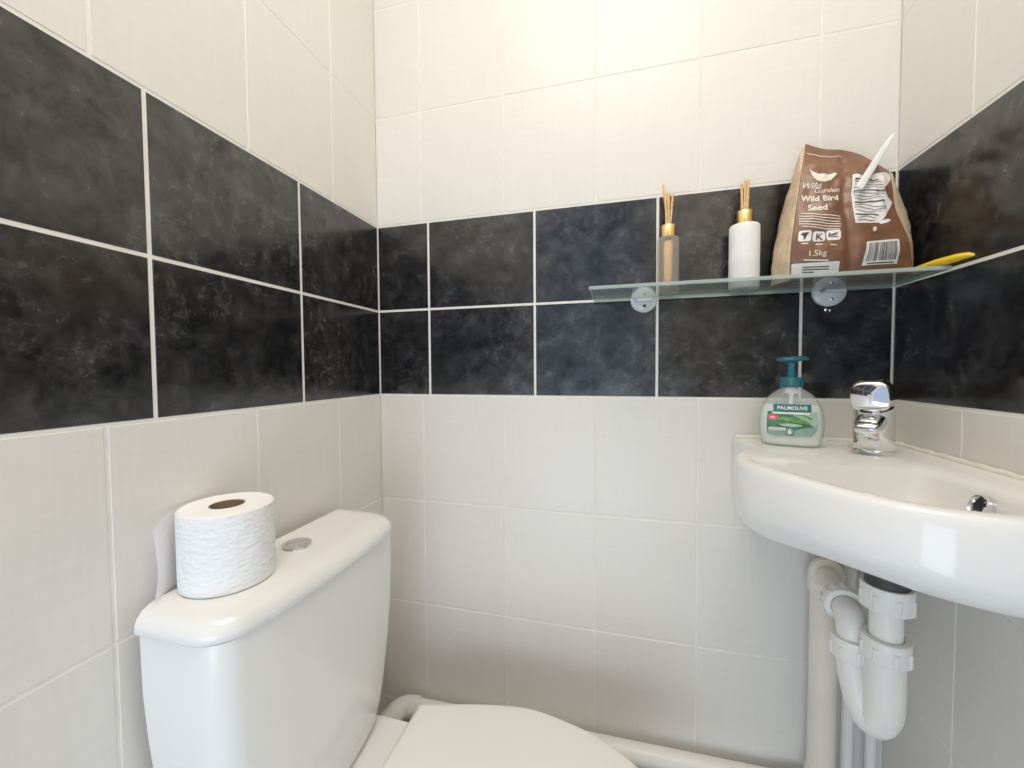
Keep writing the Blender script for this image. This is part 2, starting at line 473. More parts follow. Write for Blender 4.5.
# pan: rear platform, bowl and foot in one mesh
bm = bmesh.new()
def plat(z, hw, x1, r=.03):
    p = rrect(.02, YC-hw, x1, YC+hw, r); return [Vector((x, y, z)) for x, y in p]
loft(bm, [plat(FLOOR_Z, .10, .22), plat(-.85, .095, .24), plat(-.70, .10, .25), plat(-.645, .124, .255), plat(-.604, .128, .26), plat(-.598, .126, .258, .026)])
def pan_ring(z, k, dx=0, hw=None):
    return [Vector((.25 + (p.x-.25)*k + dx, YC + (p.y-YC)*(hw or k), z)) for p in egg(z, inset=.008)]
loft(bm, [pan_ring(FLOOR_Z, .66, -.02, .58), pan_ring(FLOOR_Z+.06, .64, -.02, .55), pan_ring(-.84, .66, -.01, .56), pan_ring(-.74, .82, 0, .74), pan_ring(-.66, .95, 0, .93), pan_ring(-.625, .985, 0, .975), pan_ring(-.607, .98, 0, .97), pan_ring(-.604, .96, 0, .95), pan_ring(-.606, .74, .03, .72), pan_ring(-.68, .62, .04, .58), pan_ring(-.78, .34, .06, .3)])
obj('pan', bm, M['ceramic'], toilet)

# ---------------------------------------------------------------- toilet roll
RC = Vector((.0685, -.463, LT+.0006)); RR, RI, RH = .0538, .0205, .099
roll = thing('toilet_roll', 'white embossed toilet roll standing upright on the cistern lid', 'toilet roll', RC)
bm = bmesh.new()
n = 96; rings = []
for r, h in [(RI, .001), (RR-.002, 0), (RR, .002), (RR+.0003, RH*.25), (RR+.0003, RH*.5), (RR+.0003, RH*.75), (RR, RH-.002), (RR-.0025, RH)]:
    rings.append([RC+Vector(((r)*math.cos(2*PI*i/n), r*math.sin(2*PI*i/n), h)) for i in range(n)])
loft(bm, rings, False, False)
obj('paper', bm, M['tissue'], roll)
bm = bmesh.new()
rings = []
for r, h in [(RI, .001), (RI, RH-.0006), (RR*.62, RH+.0002), (RR-.0025, RH)]:
    rings.append([RC+Vector((r*math.cos(2*PI*i/n), r*math.sin(2*PI*i/n), h)) for i in range(n)])
loft(bm, rings[1:], False, False)
obj('paper_end', bm, M['tissue_flat'], roll)
bm = bmesh.new()
rings = [[RC+Vector((r*math.cos(2*PI*i/48), r*math.sin(2*PI*i/48), h)) for i in range(48)] for r, h in [(RI-.0001, .0005), (RI-.0001, RH-.001), (RI-.0015, RH-.001), (RI-.0015, .0005)]]
loft(bm, rings, False, False)
bm.faces.new([bm.verts.new(RC+Vector((RI*math.cos(2*PI*i/48), RI*math.sin(2*PI*i/48), .002))) for i in range(48)])
obj('core', bm, M['card'], roll)
bm = bmesh.new()
path = [(RC.x-(RR+.0006)*math.cos(R(a)), RC.y+(RR+.0006)*math.sin(R(a))) for a in (30, 18, 6, -4)]
path += [(.0158, -.482), (.0200, -.497), (.0268, -.512), (.0345, -.524), (.0405, -.531)]
path = catmull([(x, y, 0) for x, y in path], 5)
rows = []
for k in range(13):
    t = k/12; row = []
    for i, p in enumerate(path):
        e = max(0, (i/(len(path)-1)-.35)/.65)
        w = .0012*noise.noise(Vector((p.y*60, t*4, 1)))*e
        zz = RC.z + RH*(t*(1-.14*e*e)) - .0*e
        row.append(Vector((max(p.x+w, LS*-p.y+.0006) + .0012*e*math.sin(t*5), p.y + .004*e*math.sin(t*3.2+.4) - .006*e*(1-t), max(zz, LT+.0006))))
    rows.append(row)
loft(bm, rows, False, False, closed=False)
obj('loose_sheet', bm, M['tissue_flat'], roll)

# ---------------------------------------------------------------- basin
DZ = -.075
basin = thing('corner_basin', 'white ceramic corner hand basin fixed in the right-hand corner', 'basin', (.90, -.22, DZ))
BC = (.87, -.275)
bul = catmull([(.779, -.040, 0), (.789, -.072, 0), (.780, -.102, 0), (.759, -.133, 0), (.744, -.166, 0), (.738, -.200, 0), (.742, -.232, 0), (.756, -.270, 0), (.778, -.314, 0), (.803, -.356, 0), (.829, -.388, 0), (.857, -.409, 0), (.888, -.420, 0), (.920, -.425, 0), (.952, -.424, 0), (.985, -.415, 0), (1.008, -.400, 0), (1.018, -.384, 0)], 8)
Wb = W - .0015
outer = [(Wb, -.0015), (.779, -.0015)] + [(p.x, p.y) for p in bul] + [(Wb, -.378)]
inner = [(p.x, p.y) for p in catmull([(.772, -.203, 0), (.80, -.200, 0), (.87, -.200, 0), (.94, -.203, 0), (.960, -.211, 0), (.968, -.235, 0), (.970, -.31, 0), (.968, -.366, 0), (.955, -.391, 0), (.920, -.400, 0), (.886, -.394, 0), (.855, -.379, 0), (.828, -.352, 0), (.803, -.313, 0), (.780, -.268, 0), (.764, -.232, 0), (.761, -.212, 0)], 6, True)]
angs = [2*PI*i/200 for i in range(200)]
for cx, cy in ((Wb, -.0015), (.779, -.0015), (.779, -.040), (Wb, -.378)):
    a = math.atan2(cy-BC[1], cx-BC[0]) % (2*PI)
    angs[min(range(200), key=lambda i: abs(angs[i]-a))] = a
angs.sort()
ro = [polyray(outer, BC, a) for a in angs]; ri = [polyray(inner, BC, a) for a in angs]
def on_wall(k):
    x = BC[0]+ro[k]*math.cos(angs[k]); y = BC[1]+ro[k]*math.sin(angs[k])
    return x > Wb-.002 or y > -.004
wl = [on_wall(k) for k in range(200)]
def oring(z, d, dw=0):      # d: inset metres at the free edge, dw: at the walls
    out = []
    for k, a in enumerate(angs):
        r_ = ro[k]-(dw if wl[k] else d); y = BC[1]+r_*math.sin(a)
        x = BC[0]+r_*math.cos(a)
        lift = .021*max(0, min(1, (-y-.18)/.18))*(1-.45*max(0, min(1, (x-.84)/.1)))*max(0, min(1, (-.115-z)/.06))   # the apron gets shallower towards the front
        out.append(Vector((BC[0]+r_*math.cos(a), y, z+lift)))
    return out
def iring(z, s, dx=0, dy=0):
    return [Vector((BC[0]+ri[k]*s*math.cos(a)+dx, BC[1]+ri[k]*s*math.sin(a)+dy, z)) for k, a in enumerate(angs)]
def mixr(z, t):             # between inner and outer
    return [Vector((BC[0]+(ri[k]+(ro[k]-ri[k])*t)*math.cos(a), BC[1]+(ri[k]+(ro[k]-ri[k])*t)*math.sin(a), z)) for k, a in enumerate(angs)]
bm = bmesh.new()
rings = [iring(-.182, .22), iring(-.182, .5), oring(-.192, .07, .05), oring(-.190, .042, .02), oring(-.183, .022, .004), oring(-.172, .009), oring(-.160, .003), oring(-.146, 0), oring(-.12, 0), oring(DZ-.014, 0), oring(DZ-.006, .0015), oring(DZ-.002, .004), oring(DZ, .009),
         mixr(DZ, .35), mixr(DZ-.001, .1), mixr(DZ-.004, 0), iring(DZ-.012, .975), iring(DZ-.035, .945), iring(DZ-.060, .88), iring(DZ-.080, .77), iring(DZ-.091, .58), iring(DZ-.097, .35), iring(DZ-.100, .14)]
loft(bm, rings)
obj('bowl', bm, M['cer_basin'], basin, angle=50)
bm = bmesh.new()
add_lathe(bm, (BC[0], BC[1], DZ-.100), (0, 0, 1), [(.014, -.004), (.021, .0005), (.021, .002), (.017, .003), (.015, .001), (.0005, .0005)], 36)
obj('drain', bm, M['chrome'], basin)
oc = Vector((.9615, -.3025, -.0985)); od = Vector((-1, 0, .30))
bm = bmesh.new()
add_lathe(bm, oc, od, [(.0085, -.004), (.0085, .0015), (.0105, .0045), (.0128, .0042), (.0134, .001), (.0134, -.006)], 40, cap=False)
ovr = obj('overflow_ring', bm, M['chrome'], basin)
bm = bmesh.new(); add_lathe(bm, oc, od, [(.0088, -.003), (.0088, .0005)], 32); obj('overflow_hole', bm, M['hole'], basin)
bm = bmesh.new()
pts = [(W-.004, -.377, DZ+.002)]+[(W-.004+.0008*math.sin(k*1.7), -.377+.369*k/30, DZ+.002+.0009*math.sin(k*2.3)) for k in range(1, 31)]
pts += [(W-.007-.245*k/20, -.0045+.0004*math.sin(k*2), DZ+.002) for k in range(1, 21)]
add_tube(bm, pts, .0038, 10)
obj('sealant', bm, M['sealant'], basin)

# ---------------------------------------------------------------- tap
TP = Vector((.955, -.108, DZ+.0003)); fd = Vector((-.58, -.8146, 0)); sd = Vector((.8146, -.58, 0)); UP = Vector((0, 0, 1))
tap = thing('mixer_tap', 'small chrome mixer tap on the basin deck beside the soap bottle', 'tap', TP)
bm = bmesh.new()
add_lathe(bm, TP, UP, [(.0262, 0), (.0266, .002), (.0262, .0050), (.0254, .0058), (.0254, .0072), (.0260, .0082), (.0258, .03), (.0254, .062), (.0250, .070), (.0238, .074)], 56)
body = obj('body', bm, M['chrome'], tap)
bm = bmesh.new()     # spout: flattened tube sloping forward and down
rings = []
for t, cz, hw, hh in ((-.004, .052, .018, .012), (.012, .052, .0185, .0125), (.024, .0505, .0185, .0125), (.036, .0475, .0178, .0118), (.047, .044, .0170, .0105), (.055, .042, .0145, .008), (.058, .041, .010, .005)):
    c = TP + fd*t + UP*cz
    rings.append([c + sd*(hw*math.copysign(abs(math.cos(a))**.8, math.cos(a))) + UP*(hh*math.copysign(abs(math.sin(a))**.8, math.sin(a))) for a in [2*PI*i/36 for i in range(36)]])
loft(bm, rings)
obj('spout', bm, M['chrome'], tap, angle=60)
bm = bmesh.new()
ac = TP + fd*.044 + UP*.035
add_lathe(bm, ac, Vector((fd.x*.25, fd.y*.25, -1)), [(.0125, -.004), (.0128, .006), (.0118, .0078), (.0095, .0078), (.0092, .005), (.0004, .005)], 36)
obj('aerator', bm, M['chrome'], tap)
bm = bmesh.new()     # lever: domed cap sweeping forward over the spout
rings = []
for t, z0, z1, hw in ((-.0250, .0742, .082, .012), (-.0230, .0735, .091, .0190), (-.017, .073, .1015, .0228), (-.007, .0725, .1090, .0243), (.004, .0715, .1135, .0248), (.014, .070, .1160, .0249), (.024, .0685, .1165, .0248), (.032, .0675, .1150, .0245), (.0365, .0675, .1125, .0240), (.0385, .069, .1105, .0232), (.0393, .0715, .108, .0218)):
    c = TP + fd*(t-.004); ring = []
    for i in range(48):
        a = 2*PI*i/48; ca, sa = math.cos(a), math.sin(a)
        x = hw*math.copysign(abs(ca)**.55, ca)
        m_ = z0*.55+z1*.45
        zz = m_ + ((z1-m_)*abs(sa)**.75 if sa > 0 else -(m_-z0)*abs(sa)**.5)
        ring.append(c + sd*x + UP*zz)
    rings.append(ring)
loft(bm, rings)
obj('lever', bm, M['chrome'], tap, angle=60)
bm = bmesh.new(); add_lathe(bm, TP+fd*.0352+UP*.090, fd, [(.0028, 0), (.0028, .0012), (.0006, .0016)], 20); obj('marker_dot', bm, M['disc'], tap)

# ---------------------------------------------------------------- soap dispenser
SP = Vector((.8535, -.070, DZ+.0004)); ang = R(-16)
sx = Vector((math.cos(ang), math.sin(ang), 0)); sn = Vector((math.sin(ang), -math.cos(ang), 0))
soap = thing('soap_dispenser', 'clear hand soap pump bottle with teal pump and green aloe label on the basin', 'soap dispenser', SP)
SBW = [(0, .0395), (.003, .0425), (.008, .0442), (.02, .0462), (.035, .0474), (.05, .0468), (.063, .0443), (.075, .0395), (.084, .0335), (.091, .0262), (.096, .0195), (.099, .0155), (.101, .0140), (.107, .0138)]
SBD = [(0, .0185), (.003, .0208), (.008, .0222), (.035, .0235), (.063, .0228), (.075, .0212), (.084, .019), (.091, .0168), (.096, .0150), (.099, .0142), (.101, .0140), (.107, .0138)]
def soap_pt(z, a, k=0.0):
    w, d = interp(SBW, z)+k, interp(SBD, z)+k
    e = .72 if z < .09 else 1
    e = .72 + .28*max(0, min(1, (z-.08)/.018))
    ca, sa = math.cos(a), math.sin(a)
    return SP + sx*(w*math.copysign(abs(ca)**e, ca)) + sn*(d*math.copysign(abs(sa)**e, sa)) + UP*z
def soap_rings(zs, k=0.0): return [[soap_pt(z, 2*PI*i/64, k) for i in range(64)] for z in zs]
bm = bmesh.new(); loft(bm, soap_rings([0, .003, .008, .014, .02, .028, .035, .042, .05, .057, .063, .069, .075, .08, .084, .088, .091, .094, .096, .0975, .099, .101, .107]), True, True)
obj('bottle', bm, M['bottle'], soap, angle=50)
bm = bmesh.new(); loft(bm, [[p+UP*.0015 for p in soap_rings([0], -.003)[0]]]+soap_rings([.004, .008, .014, .02, .028, .035, .042, .05, .057, .063, .069, .071], -.0022)); obj('liquid_soap', bm, M['soap'], soap, angle=50)
bm = bmesh.new()
add_lathe(bm, SP+UP*.101, UP, [(.0165, 0), (.0172, .001), (.0172, .015), (.0160, .0165), (.010, .017)], 48, lobes=0)
pump = obj('pump', bm, M['teal'], soap)
bm = bmesh.new(); add_lathe(bm, SP+UP*.117, UP, [(.0082, 0), (.0074, .004), (.0062, .012), (.0056, .020), (.0068, .024), (.009, .0265)], 32); obj('pump_stem', bm, M['teal'], pump)
bm = bmesh.new()
hdir = Vector((math.cos(R(-14)), math.sin(R(-14)), 0)); hs = Vector((-hdir.y, hdir.x, 0)); rings = []
for t, w, h0, h1 in ((-.0225, .004, .1475, .1495), (-.020, .0085, .146, .1515), (-.012, .012, .144, .1535), (0, .0125, .143, .1545), (.008, .0105, .144, .1545), (.014, .0065, .146, .1545), (.019, .0050, .147, .1535), (.0225, .0042, .1465, .152), (.024, .003, .1465, .1505)):
    c = SP + hdir*t
    rings.append([c + hs*(w*math.cos(a)) + UP*((h0+h1)/2+(h1-h0)/2*math.sin(a)) for a in [2*PI*i/24 for i in range(24)]])
loft(bm, rings); obj('pump_head', bm, M['teal'], pump, angle=60)
bm = bmesh.new(); add_tube(bm, [SP+UP*.09, SP+UP*.1]+[], .009, 20); add_tube(bm, [SP+UP*.02, SP+UP*.09], .0035, 12); obj('dip_tube', bm, M['label_white'], soap)
def soap_front(off):
    def f(x, z):        # x across in metres from the centre line, z height
        w, d = interp(SBW, z)+.0, interp(SBD, z)
        u = max(-.96, min(.96, x/w))
        ca = math.copysign(abs(u)**(1/.72), u); sa = math.sqrt(max(0, 1-ca*ca))
        return SP + sx*x + sn*(d*sa**.72 + off) + UP*z
    return f
def soap_label(name, polys, mat, off, parent, texts=()):
    bm = bmesh.new()
    for p in polys: flat_poly(bm, p, 0, .006)
    for s, x, z, size, kw in texts:
        t = text_bm(s, size, **kw)
        for v in t.verts: v.co.x += x; v.co.y += z
        merge(bm, t)
    map_bm(bm, soap_front(off))
    return obj(name, bm, mat, parent, True)
lab = soap_label('label', [[(-.035, .022), (-.0355, .040), (-.0345, .0595), (.0345, .0595), (.0362, .045), (.036, .034), (.033, .026), (.028, .0205), (-.020, .0185), (-.030, .0195)]], M['label_green'], .0004, soap)
soap_label('pale_panel', [[(.0355, .032), (.0362, .045), (.0345, .0595), (-.005, .0595), (.006, .052), (.02, .044)]], M['label_pale'], .0007, lab)
soap_label('mint_band', [[(-.034, .022), (-.034, .0305), (-.012, .0265), (.006, .0285), (.02, .034), (.0355, .036), (.033, .026), (.028, .0205), (-.020, .0188), (-.030, .0198)]], M['label_mint'], .0007, lab)
soap_label('aloe_leaf', [[(-.022, .046), (-.012, .0515), (.004, .0505), (.018, .0465), (.026, .0415), (.024, .0395), (.010, .0415), (-.006, .0440)], [(-.020, .0395), (-.008, .0425), (.008, .0385), (.014, .036), (.0, .0345), (-.014, .036)], [(-.004, .0565), (.012, .0535), (.026, .0475), (.030, .0495), (.018, .0555)]], M['label_leaf'], .001, lab)
soap_label('leaf_slice', [ellipse(-.001, .0372, .016, .0024)], M['label_pale'], .0013, lab)
soap_label('name_plate', [rrect(-.0262, .0600, .0270, .0725, .0008)], M['label_teal'], .001, lab)
soap_label('white_line', [rrect(-.0275, .0558, .0255, .0588, .0006)], M['label_white'], .001, lab)
soap_label('name_lettering', [], M['label_white'], .0014, lab, [('PALMOLIVE', .0005, .0635, .0058, dict(bold=.00012))])
soap_label('pink_tag', [[(-.0335, .045), (-.0338, .0535), (-.026, .0548), (-.021, .0525), (-.0165, .0495), (-.021, .0475), (-.024, .0445)]], M['label_pink'], .0012, lab)
soap_label('small_tag_lettering', [rrect(-.0305, .0502, -.0235, .0512, .0003), rrect(-.0305, .0478, -.0235, .0488, .0003)], M['label_white'], .0015, lab)
soap_label('white_strip', [rrect(-.0325, .0275, -.0075, .0325, .0015)], M['label_white'], .0012, lab)
soap_label('strip_lettering', [rrect(-.030, .0292, -.011, .0304, .0003)], M['label_pale'], .0015, lab)
soap_label('drop_badge', [ellipse(-.0025, .0265, .0066, .0072)], M['label_teal'], .0013, lab)
soap_label('badge_disc', [ellipse(-.0025, .0265, .0055, .006)], M['label_mint'], .0016, lab)
soap_label('badge_drop', [[(-.0025, .0312), (-.0008, .0278), (.0002, .0253), (-.0006, .0231), (-.0025, .0222), (-.0044, .0231), (-.0052, .0253), (-.0042, .0278)]], M['label_white'], .0019, lab)

# ---------------------------------------------------------------- glass shelf
ST = .2035; SB = .1975; SX0, SX1, SY0, SY1 = .5145, 1.022, -.151, -.0135
shelf = thing('glass_shelf', 'clear glass shelf across the dark tile band above the basin', 'shelf', (.77, -.08, SB))
bm = bmesh.new(); add_box(bm, (SX0, SY0, SB), (SX1, SY1, ST))
bmesh.ops.recalc_face_normals(bm, faces=bm.faces)
bmesh.ops.bevel(bm, geom=bm.edges, offset=.0008, segments=1, affect='EDGES')
bm.normal_update()
for f in bm.faces: f.material_index = 0 if abs(f.normal.z) > .9 else 1
obj('glass_panel', bm, [M['glass'], M['glass_edge']], shelf, smooth=False)
for cx, cz, sc in ((.6125, .1995, 1), (.9335, .1975, 1.02)):
    bm = bmesh.new()
    add_lathe(bm, (cx, -.0004, cz), (0, -1, 0), [(.0262*sc, 0), (.0264*sc, .003), (.0255*sc, .006), (.0215*sc, .0085), (.012*sc, .0105), (.0004, .011)], 48)
    br = obj('shelf_bracket', bm, M['disc'], shelf)
    bm = bmesh.new(); add_box(bm, (cx-.015, -.028, SB-.0045), (cx+.015, -.009, SB-.0003)); obj('support_lug', bm, M['disc'], br)
    bm = bmesh.new(); add_box(bm, (cx-.017, -.0125, SB-.001), (cx+.017, -.0104, SB+.0012)); obj('slot', bm, M['rubber'], br)
    bm = bmesh.new(); add_lathe(bm, (cx+.001, -.0088, cz-.014), (0, -1, 0), [(.0032, 0), (.0032, .0022), (.001, .003)], 16); obj('screw', bm, M['chrome'] if sc > 1 else M['rubber'], br)
bm = bmesh.new(); add_lathe(bm, (.9300, -.0003, .1655), (0, -1, 0), [(.0032, 0), (.0028, .002), (.001, .003)], 12); 
add_lathe(bm, (.9365, -.0003, .1640), (0, -1, 0), [(.0022, 0), (.002, .0015), (.0008, .002)], 12); obj('wall_fixing', bm, M['chrome'], shelf)

# ---------------------------------------------------------------- reed diffusers
ST2 = ST + .0003
def reeds(parent, c, z0, tops, r):
    for (bx, by, tx, ty, tz) in tops:
        bm = bmesh.new(); add_tube(bm, [(c[0]+bx, c[1]+by, z0), (c[0]+tx, c[1]+ty, tz)], r, 10)
        obj('reed', bm, M['reed'], parent)
c = (.6550, -.0325)
d1 = thing('reed_diffuser', 'small frosted glass reed diffuser with gold collar near the shelf\'s left end', 'reed diffuser', (c[0], c[1], ST2))
bm = bmesh.new()
add_lathe(bm, (c[0], c[1], ST2), UP, [(.0176, 0), (.0193, .0012), (.0199, .004), (.0199, .099), (.0194, .1035), (.017, .1057), (.0105, .1062)], 48)
obj('bottle', bm, M['frosted'], d1)
bm = bmesh.new(); add_lathe(bm, (c[0], c[1], ST2+.012), UP, [(.0060, 0), (.0072, .004), (.0080, .04), (.0086, .084), (.0080, .087)], 32); obj('amber_core', bm, M['amber'], d1)
bm = bmesh.new(); add_lathe(bm, (c[0], c[1], ST2+.1064), UP, [(.0133, 0), (.0140, .0008), (.0140, .0215), (.0134, .0225), (.009, .0225), (.009, .012), (.0004, .012)], 40); obj('collar', bm, M['gold'], d1)
reeds(d1, c, ST2+.1187, [(.0005, 0, -.0085, .012, .4165), (-.002, -.003, -.0055, .0, .394), (.0015, -.003, -.001, -.004, .389), (.002, .002, .0018, .004, .396), (.003, 0, .0080, -.002, .392), (-.003, .003, -.0035, .01, .398)], .00195)
c = (.7870, -.0310)
d2 = thing('reed_diffuser', 'white ribbed reed diffuser with gold collar beside the brown seed bag', 'reed diffuser', (c[0], c[1], ST2))
bm = bmesh.new(); n = 168; rings = []
for r, h, rib in [(.0228, 0, 0), (.0246, .0015, .3), (.0250, .004, 1), (.0250, .06, 1), (.0250, .112, 1), (.0246, .1152, .6), (.0226, .1172, 0), (.011, .1180, 0)]:
    rings.append([Vector((c[0]+(r+.00032*rib*math.cos(42*2*PI*i/n))*math.cos(2*PI*i/n), c[1]+(r+.00032*rib*math.cos(42*2*PI*i/n))*math.sin(2*PI*i/n), ST2+h)) for i in range(n)])
loft(bm, rings); obj('bottle', bm, M['label_white'], d2, angle=50)
bm = bmesh.new(); add_lathe(bm, (c[0], c[1], ST2+.1182), UP, [(.0130, 0), (.0137, .0008), (.0137, .0235), (.0131, .0245), (.009, .0245), (.009, .013), (.0004, .013)], 40); obj('collar', bm, M['gold'], d2)
reeds(d2, c, ST2+.1315, [(-.004, 0, -.0065, -.004, .395), (-.0035, .002, -.0035, .006, .398), (-.001, -.002, -.0005, -.004, .390), (.002, .002, .0025, .006, .404), (.001, -.003, .0065, .002, .404), (.004, 0, .0080, .008, .406)], .0021)

# ---------------------------------------------------------------- seed bag
bag = thing('seed_bag', 'crumpled brown paper bag of wild bird seed standing on the glass shelf', 'bag', (.92, -.06, ST2))
BL = [Vector(p) for p in ((.8385, -.098, ST2), (.8358, -.108, .2515), (.8434, -.102, .3092), (.8556, -.085, .3713), (.8716, -.060, .4405))]
BR = [Vector(p) for p in ((1.0050, -.098, ST2), (.9988, -.105, .2359), (.9940, -.106, .2588), (.9856, -.104, .2836), (.9795, -.100, .3082), (.9830, -.085, .3476), (.9898, -.062, .3788))]
BT = [Vector(p) for p in ((.8716, -.060, .4405), (.8989, -.060, .4282), (.9248, -.060, .4228), (.9489, -.060, .4128), (.9667, -.061, .3991), (.9898, -.062, .3788))]
BB = [Vector(p) for p in ((.8385, -.098, ST2), (.8939, -.103, ST2), (.9478, -.103, ST2), (1.0050, -.098, ST2))]
GL = [Vector(p) for p in ((.8195, -.058, ST2), (.8315, -.058, .2758), (.8483, -.056, .3438), (.8614, -.054, .4214), (.8716, -.057, .4405))]
GR = [Vector(p) for p in ((1.0250, -.058, ST2), (1.0270, -.058, .2862), (1.0185, -.058, .3164), (1.0030, -.058, .3489), (.9920, -.060, .3788))]
def mk(pts):
    d = [0]
    for a, b in zip(pts, pts[1:]): d.append(d[-1]+(b-a).length)
    tab = [(x/d[-1], p) for x, p in zip(d, pts)]
    dense = catmull(pts, 12); dd = [0]
    for a, b in zip(dense, dense[1:]): dd.append(dd[-1]+(b-a).length)
    tab = [(x/dd[-1], p) for x, p in zip(dd, dense)]
    return lambda t: interp(tab, max(0, min(1, t)))
fL, fR, fT, fB, fGL, fGR = mk(BL), mk(BR), mk(BT), mk(BB), mk(GL), mk(GR)
def bag_front(u, v):
    c00, c10, c01, c11 = BL[0], BR[0], BL[-1], BR[-1]
    p = (1-v)*fB(u)+v*fT(u)+(1-u)*fL(v)+u*fR(v) - ((1-u)*(1-v)*c00+u*(1-v)*c10+(1-u)*v*c01+u*v*c11)
    e = min(1, 6*min(u, 1-u))*min(1, 6*min(v, 1-v))
    w = noise.noise(Vector((u*5, v*6, 3)))*.0050 + noise.noise(Vector((u*13, v*16, 8)))*.0030*(.4+v) + noise.noise(Vector((u*9+v*7, v*22-u*10, 4)))*.0055*max(0, v-.62)/.38
    crease = -.0055*math.exp(-((u-.485+.08*v*v)/.035)**2)        # long vertical fold
    fold = -.004*math.exp(-((v-.90+.06*u)/.03)**2)
    return p + Vector((0, -e*(.006+w+crease) - e*fold, 0))
def bag_n(u, v):
    a = bag_front(u+.01, v)-bag_front(u-.01, v); b = bag_front(u, v+.01)-bag_front(u, v-.01)
    n_ = a.cross(b).normalized()
    return n_ if n_.y < 0 else -n_
bm = bmesh.new(); NU, NG, NV = 40, 10, 44; rings = []
for j in range(NV+1):
    v = j/NV; ring = []
    k = 1-max(0, (v-.55)/.45)**1.6*.985
    for i in range(NU+1): ring.append(bag_front(i/NU, v))
    l, r = ring[0], ring[NU]
    yb = l.y + (-.016 - l.y)*k + .003; ybr = r.y + (-.016 - r.y)*k + .003
    gr = fGR(v); gl = fGL(v)
    rb = Vector((r.x+.010*(1-v), ybr, r.z)); lb = Vector((l.x+.004*(1-v), yb, l.z))
    def gus(p, m, q, s):
        m = Vector((p.x + (m.x-p.x)*1.0, (p.y+q.y)/2, (p.z+q.z)/2))
        return 2*s*(1-s)*1.5*m*1.0 + ((1-s)**2+ .0)*p*1.0 + s*s*q - (2*s*(1-s)*.5)*((p+q)/2)
    for i in range(1, NG): 
        q = gus(r, gr, rb, i/NG); q.y += .002*noise.noise(Vector((v*9, i*.7, 2))); q.x = min(q.x + .003*noise.noise(Vector((v*10, i*.5, 5))), W-.006); ring.append(q)
    for i in range(NU+1):
        t = 1-i/NU; p = bag_front(t, v); q = lb.lerp(rb, t); ring.append(Vector((q.x, min(q.y + .002*noise.noise(Vector((t*5, v*6, 12)))*k, -.008), p.z)))
    for i in range(1, NG):
        q = gus(lb, gl, l, i/NG); q.x += .003*noise.noise(Vector((v*10, i*.5, 25))); ring.append(q)
    rings.append(ring)
Rv = loft(bm, rings)
bm.faces.ensure_lookup_table()
for f in bm.faces: f.material_index = 0
nn = len(rings[0]); fi = 0
for j in range(NV):
    for i in range(nn):
        if NU <= i < NU+NG or i >= 2*NU+NG+1-0: bm.faces[fi].material_index = 1
        fi += 1
pouch = obj('pouch', bm, [M['brown'], M['kraft']], bag, angle=70)
# print on the front: design plane u in 0..1, v in 0..1 -> metres on the sheet
BWm, BHm = .158, .225
def on_bag(off): return lambda x, y: bag_front(x, y) + bag_n(x, y)*off
def bag_print(name, mat, off, polys=(), texts=(), parent=pouch, step=.03):
    bm = bmesh.new()
    for p in polys: flat_poly(bm, p, 0, step)
    for s, x, y, size, kw in texts:
        t = text_bm(s, size, **kw)
        rot = kw.get('rot', 0)
        for v in t.verts: v.co.x = x + v.co.x/BWm; v.co.y = y + v.co.y/BHm
        es = [e for e in t.edges if e.calc_length() > .03]
        bmesh.ops.subdivide_edges(t, edges=es, cuts=1); bmesh.ops.triangulate(t, faces=t.faces)
        merge(bm, t)
    map_bm(bm, on_bag(off))
    return obj(name, bm, mat, parent, True, 80)
bird = [(.081, .790), (.115, .759), (.163, .742), (.20, .746), (.236, .749), (.309, .747), (.335, .752), (.352, .744), (.344, .731), (.322, .713), (.307, .697), (.25, .683), (.179, .690), (.132, .713), (.104, .745)]
bag_print('bird_emblem', M['print'], .0009, [bird])
bag_print('brand_lettering', M['print'], .0009, texts=[('Wild', .112, .626, .0105, dict(shear=.28))])
bag_print('brand_lettering', M['print'], .0009, texts=[('Garden', .272, .598, .0090, dict(shear=.28))])
bag_print('title_lettering', M['print'], .0009, texts=[('Wild Bird', .212, .530, .0098, dict(bold=.00035))])
bag_print('title_lettering', M['print'], .0009, texts=[('Seed', .195, .459, .0100, dict(bold=.00035))])
bag_print('weight_lettering', M['print'], .0009, texts=[('1.5kg', .212, .150, .0078, dict(bold=.00005))])
for k in range(6):
    y = .445-.0185*k; x0, x1 = ((.05, .40), (.035, .405), (.035, .40), (.04, .405), (.045, .40), (.07, .39))[k]
    bag_print('small_text_line', M['print'], .0007, [[(x0, y), (x1, y-.030), (x1, y-.036), (x0, y-.006)]])
bag_print('small_text_line', M['print'], .0007, [[(.108, .131), (.306, .119), (.306, .111), (.108, .123)]])
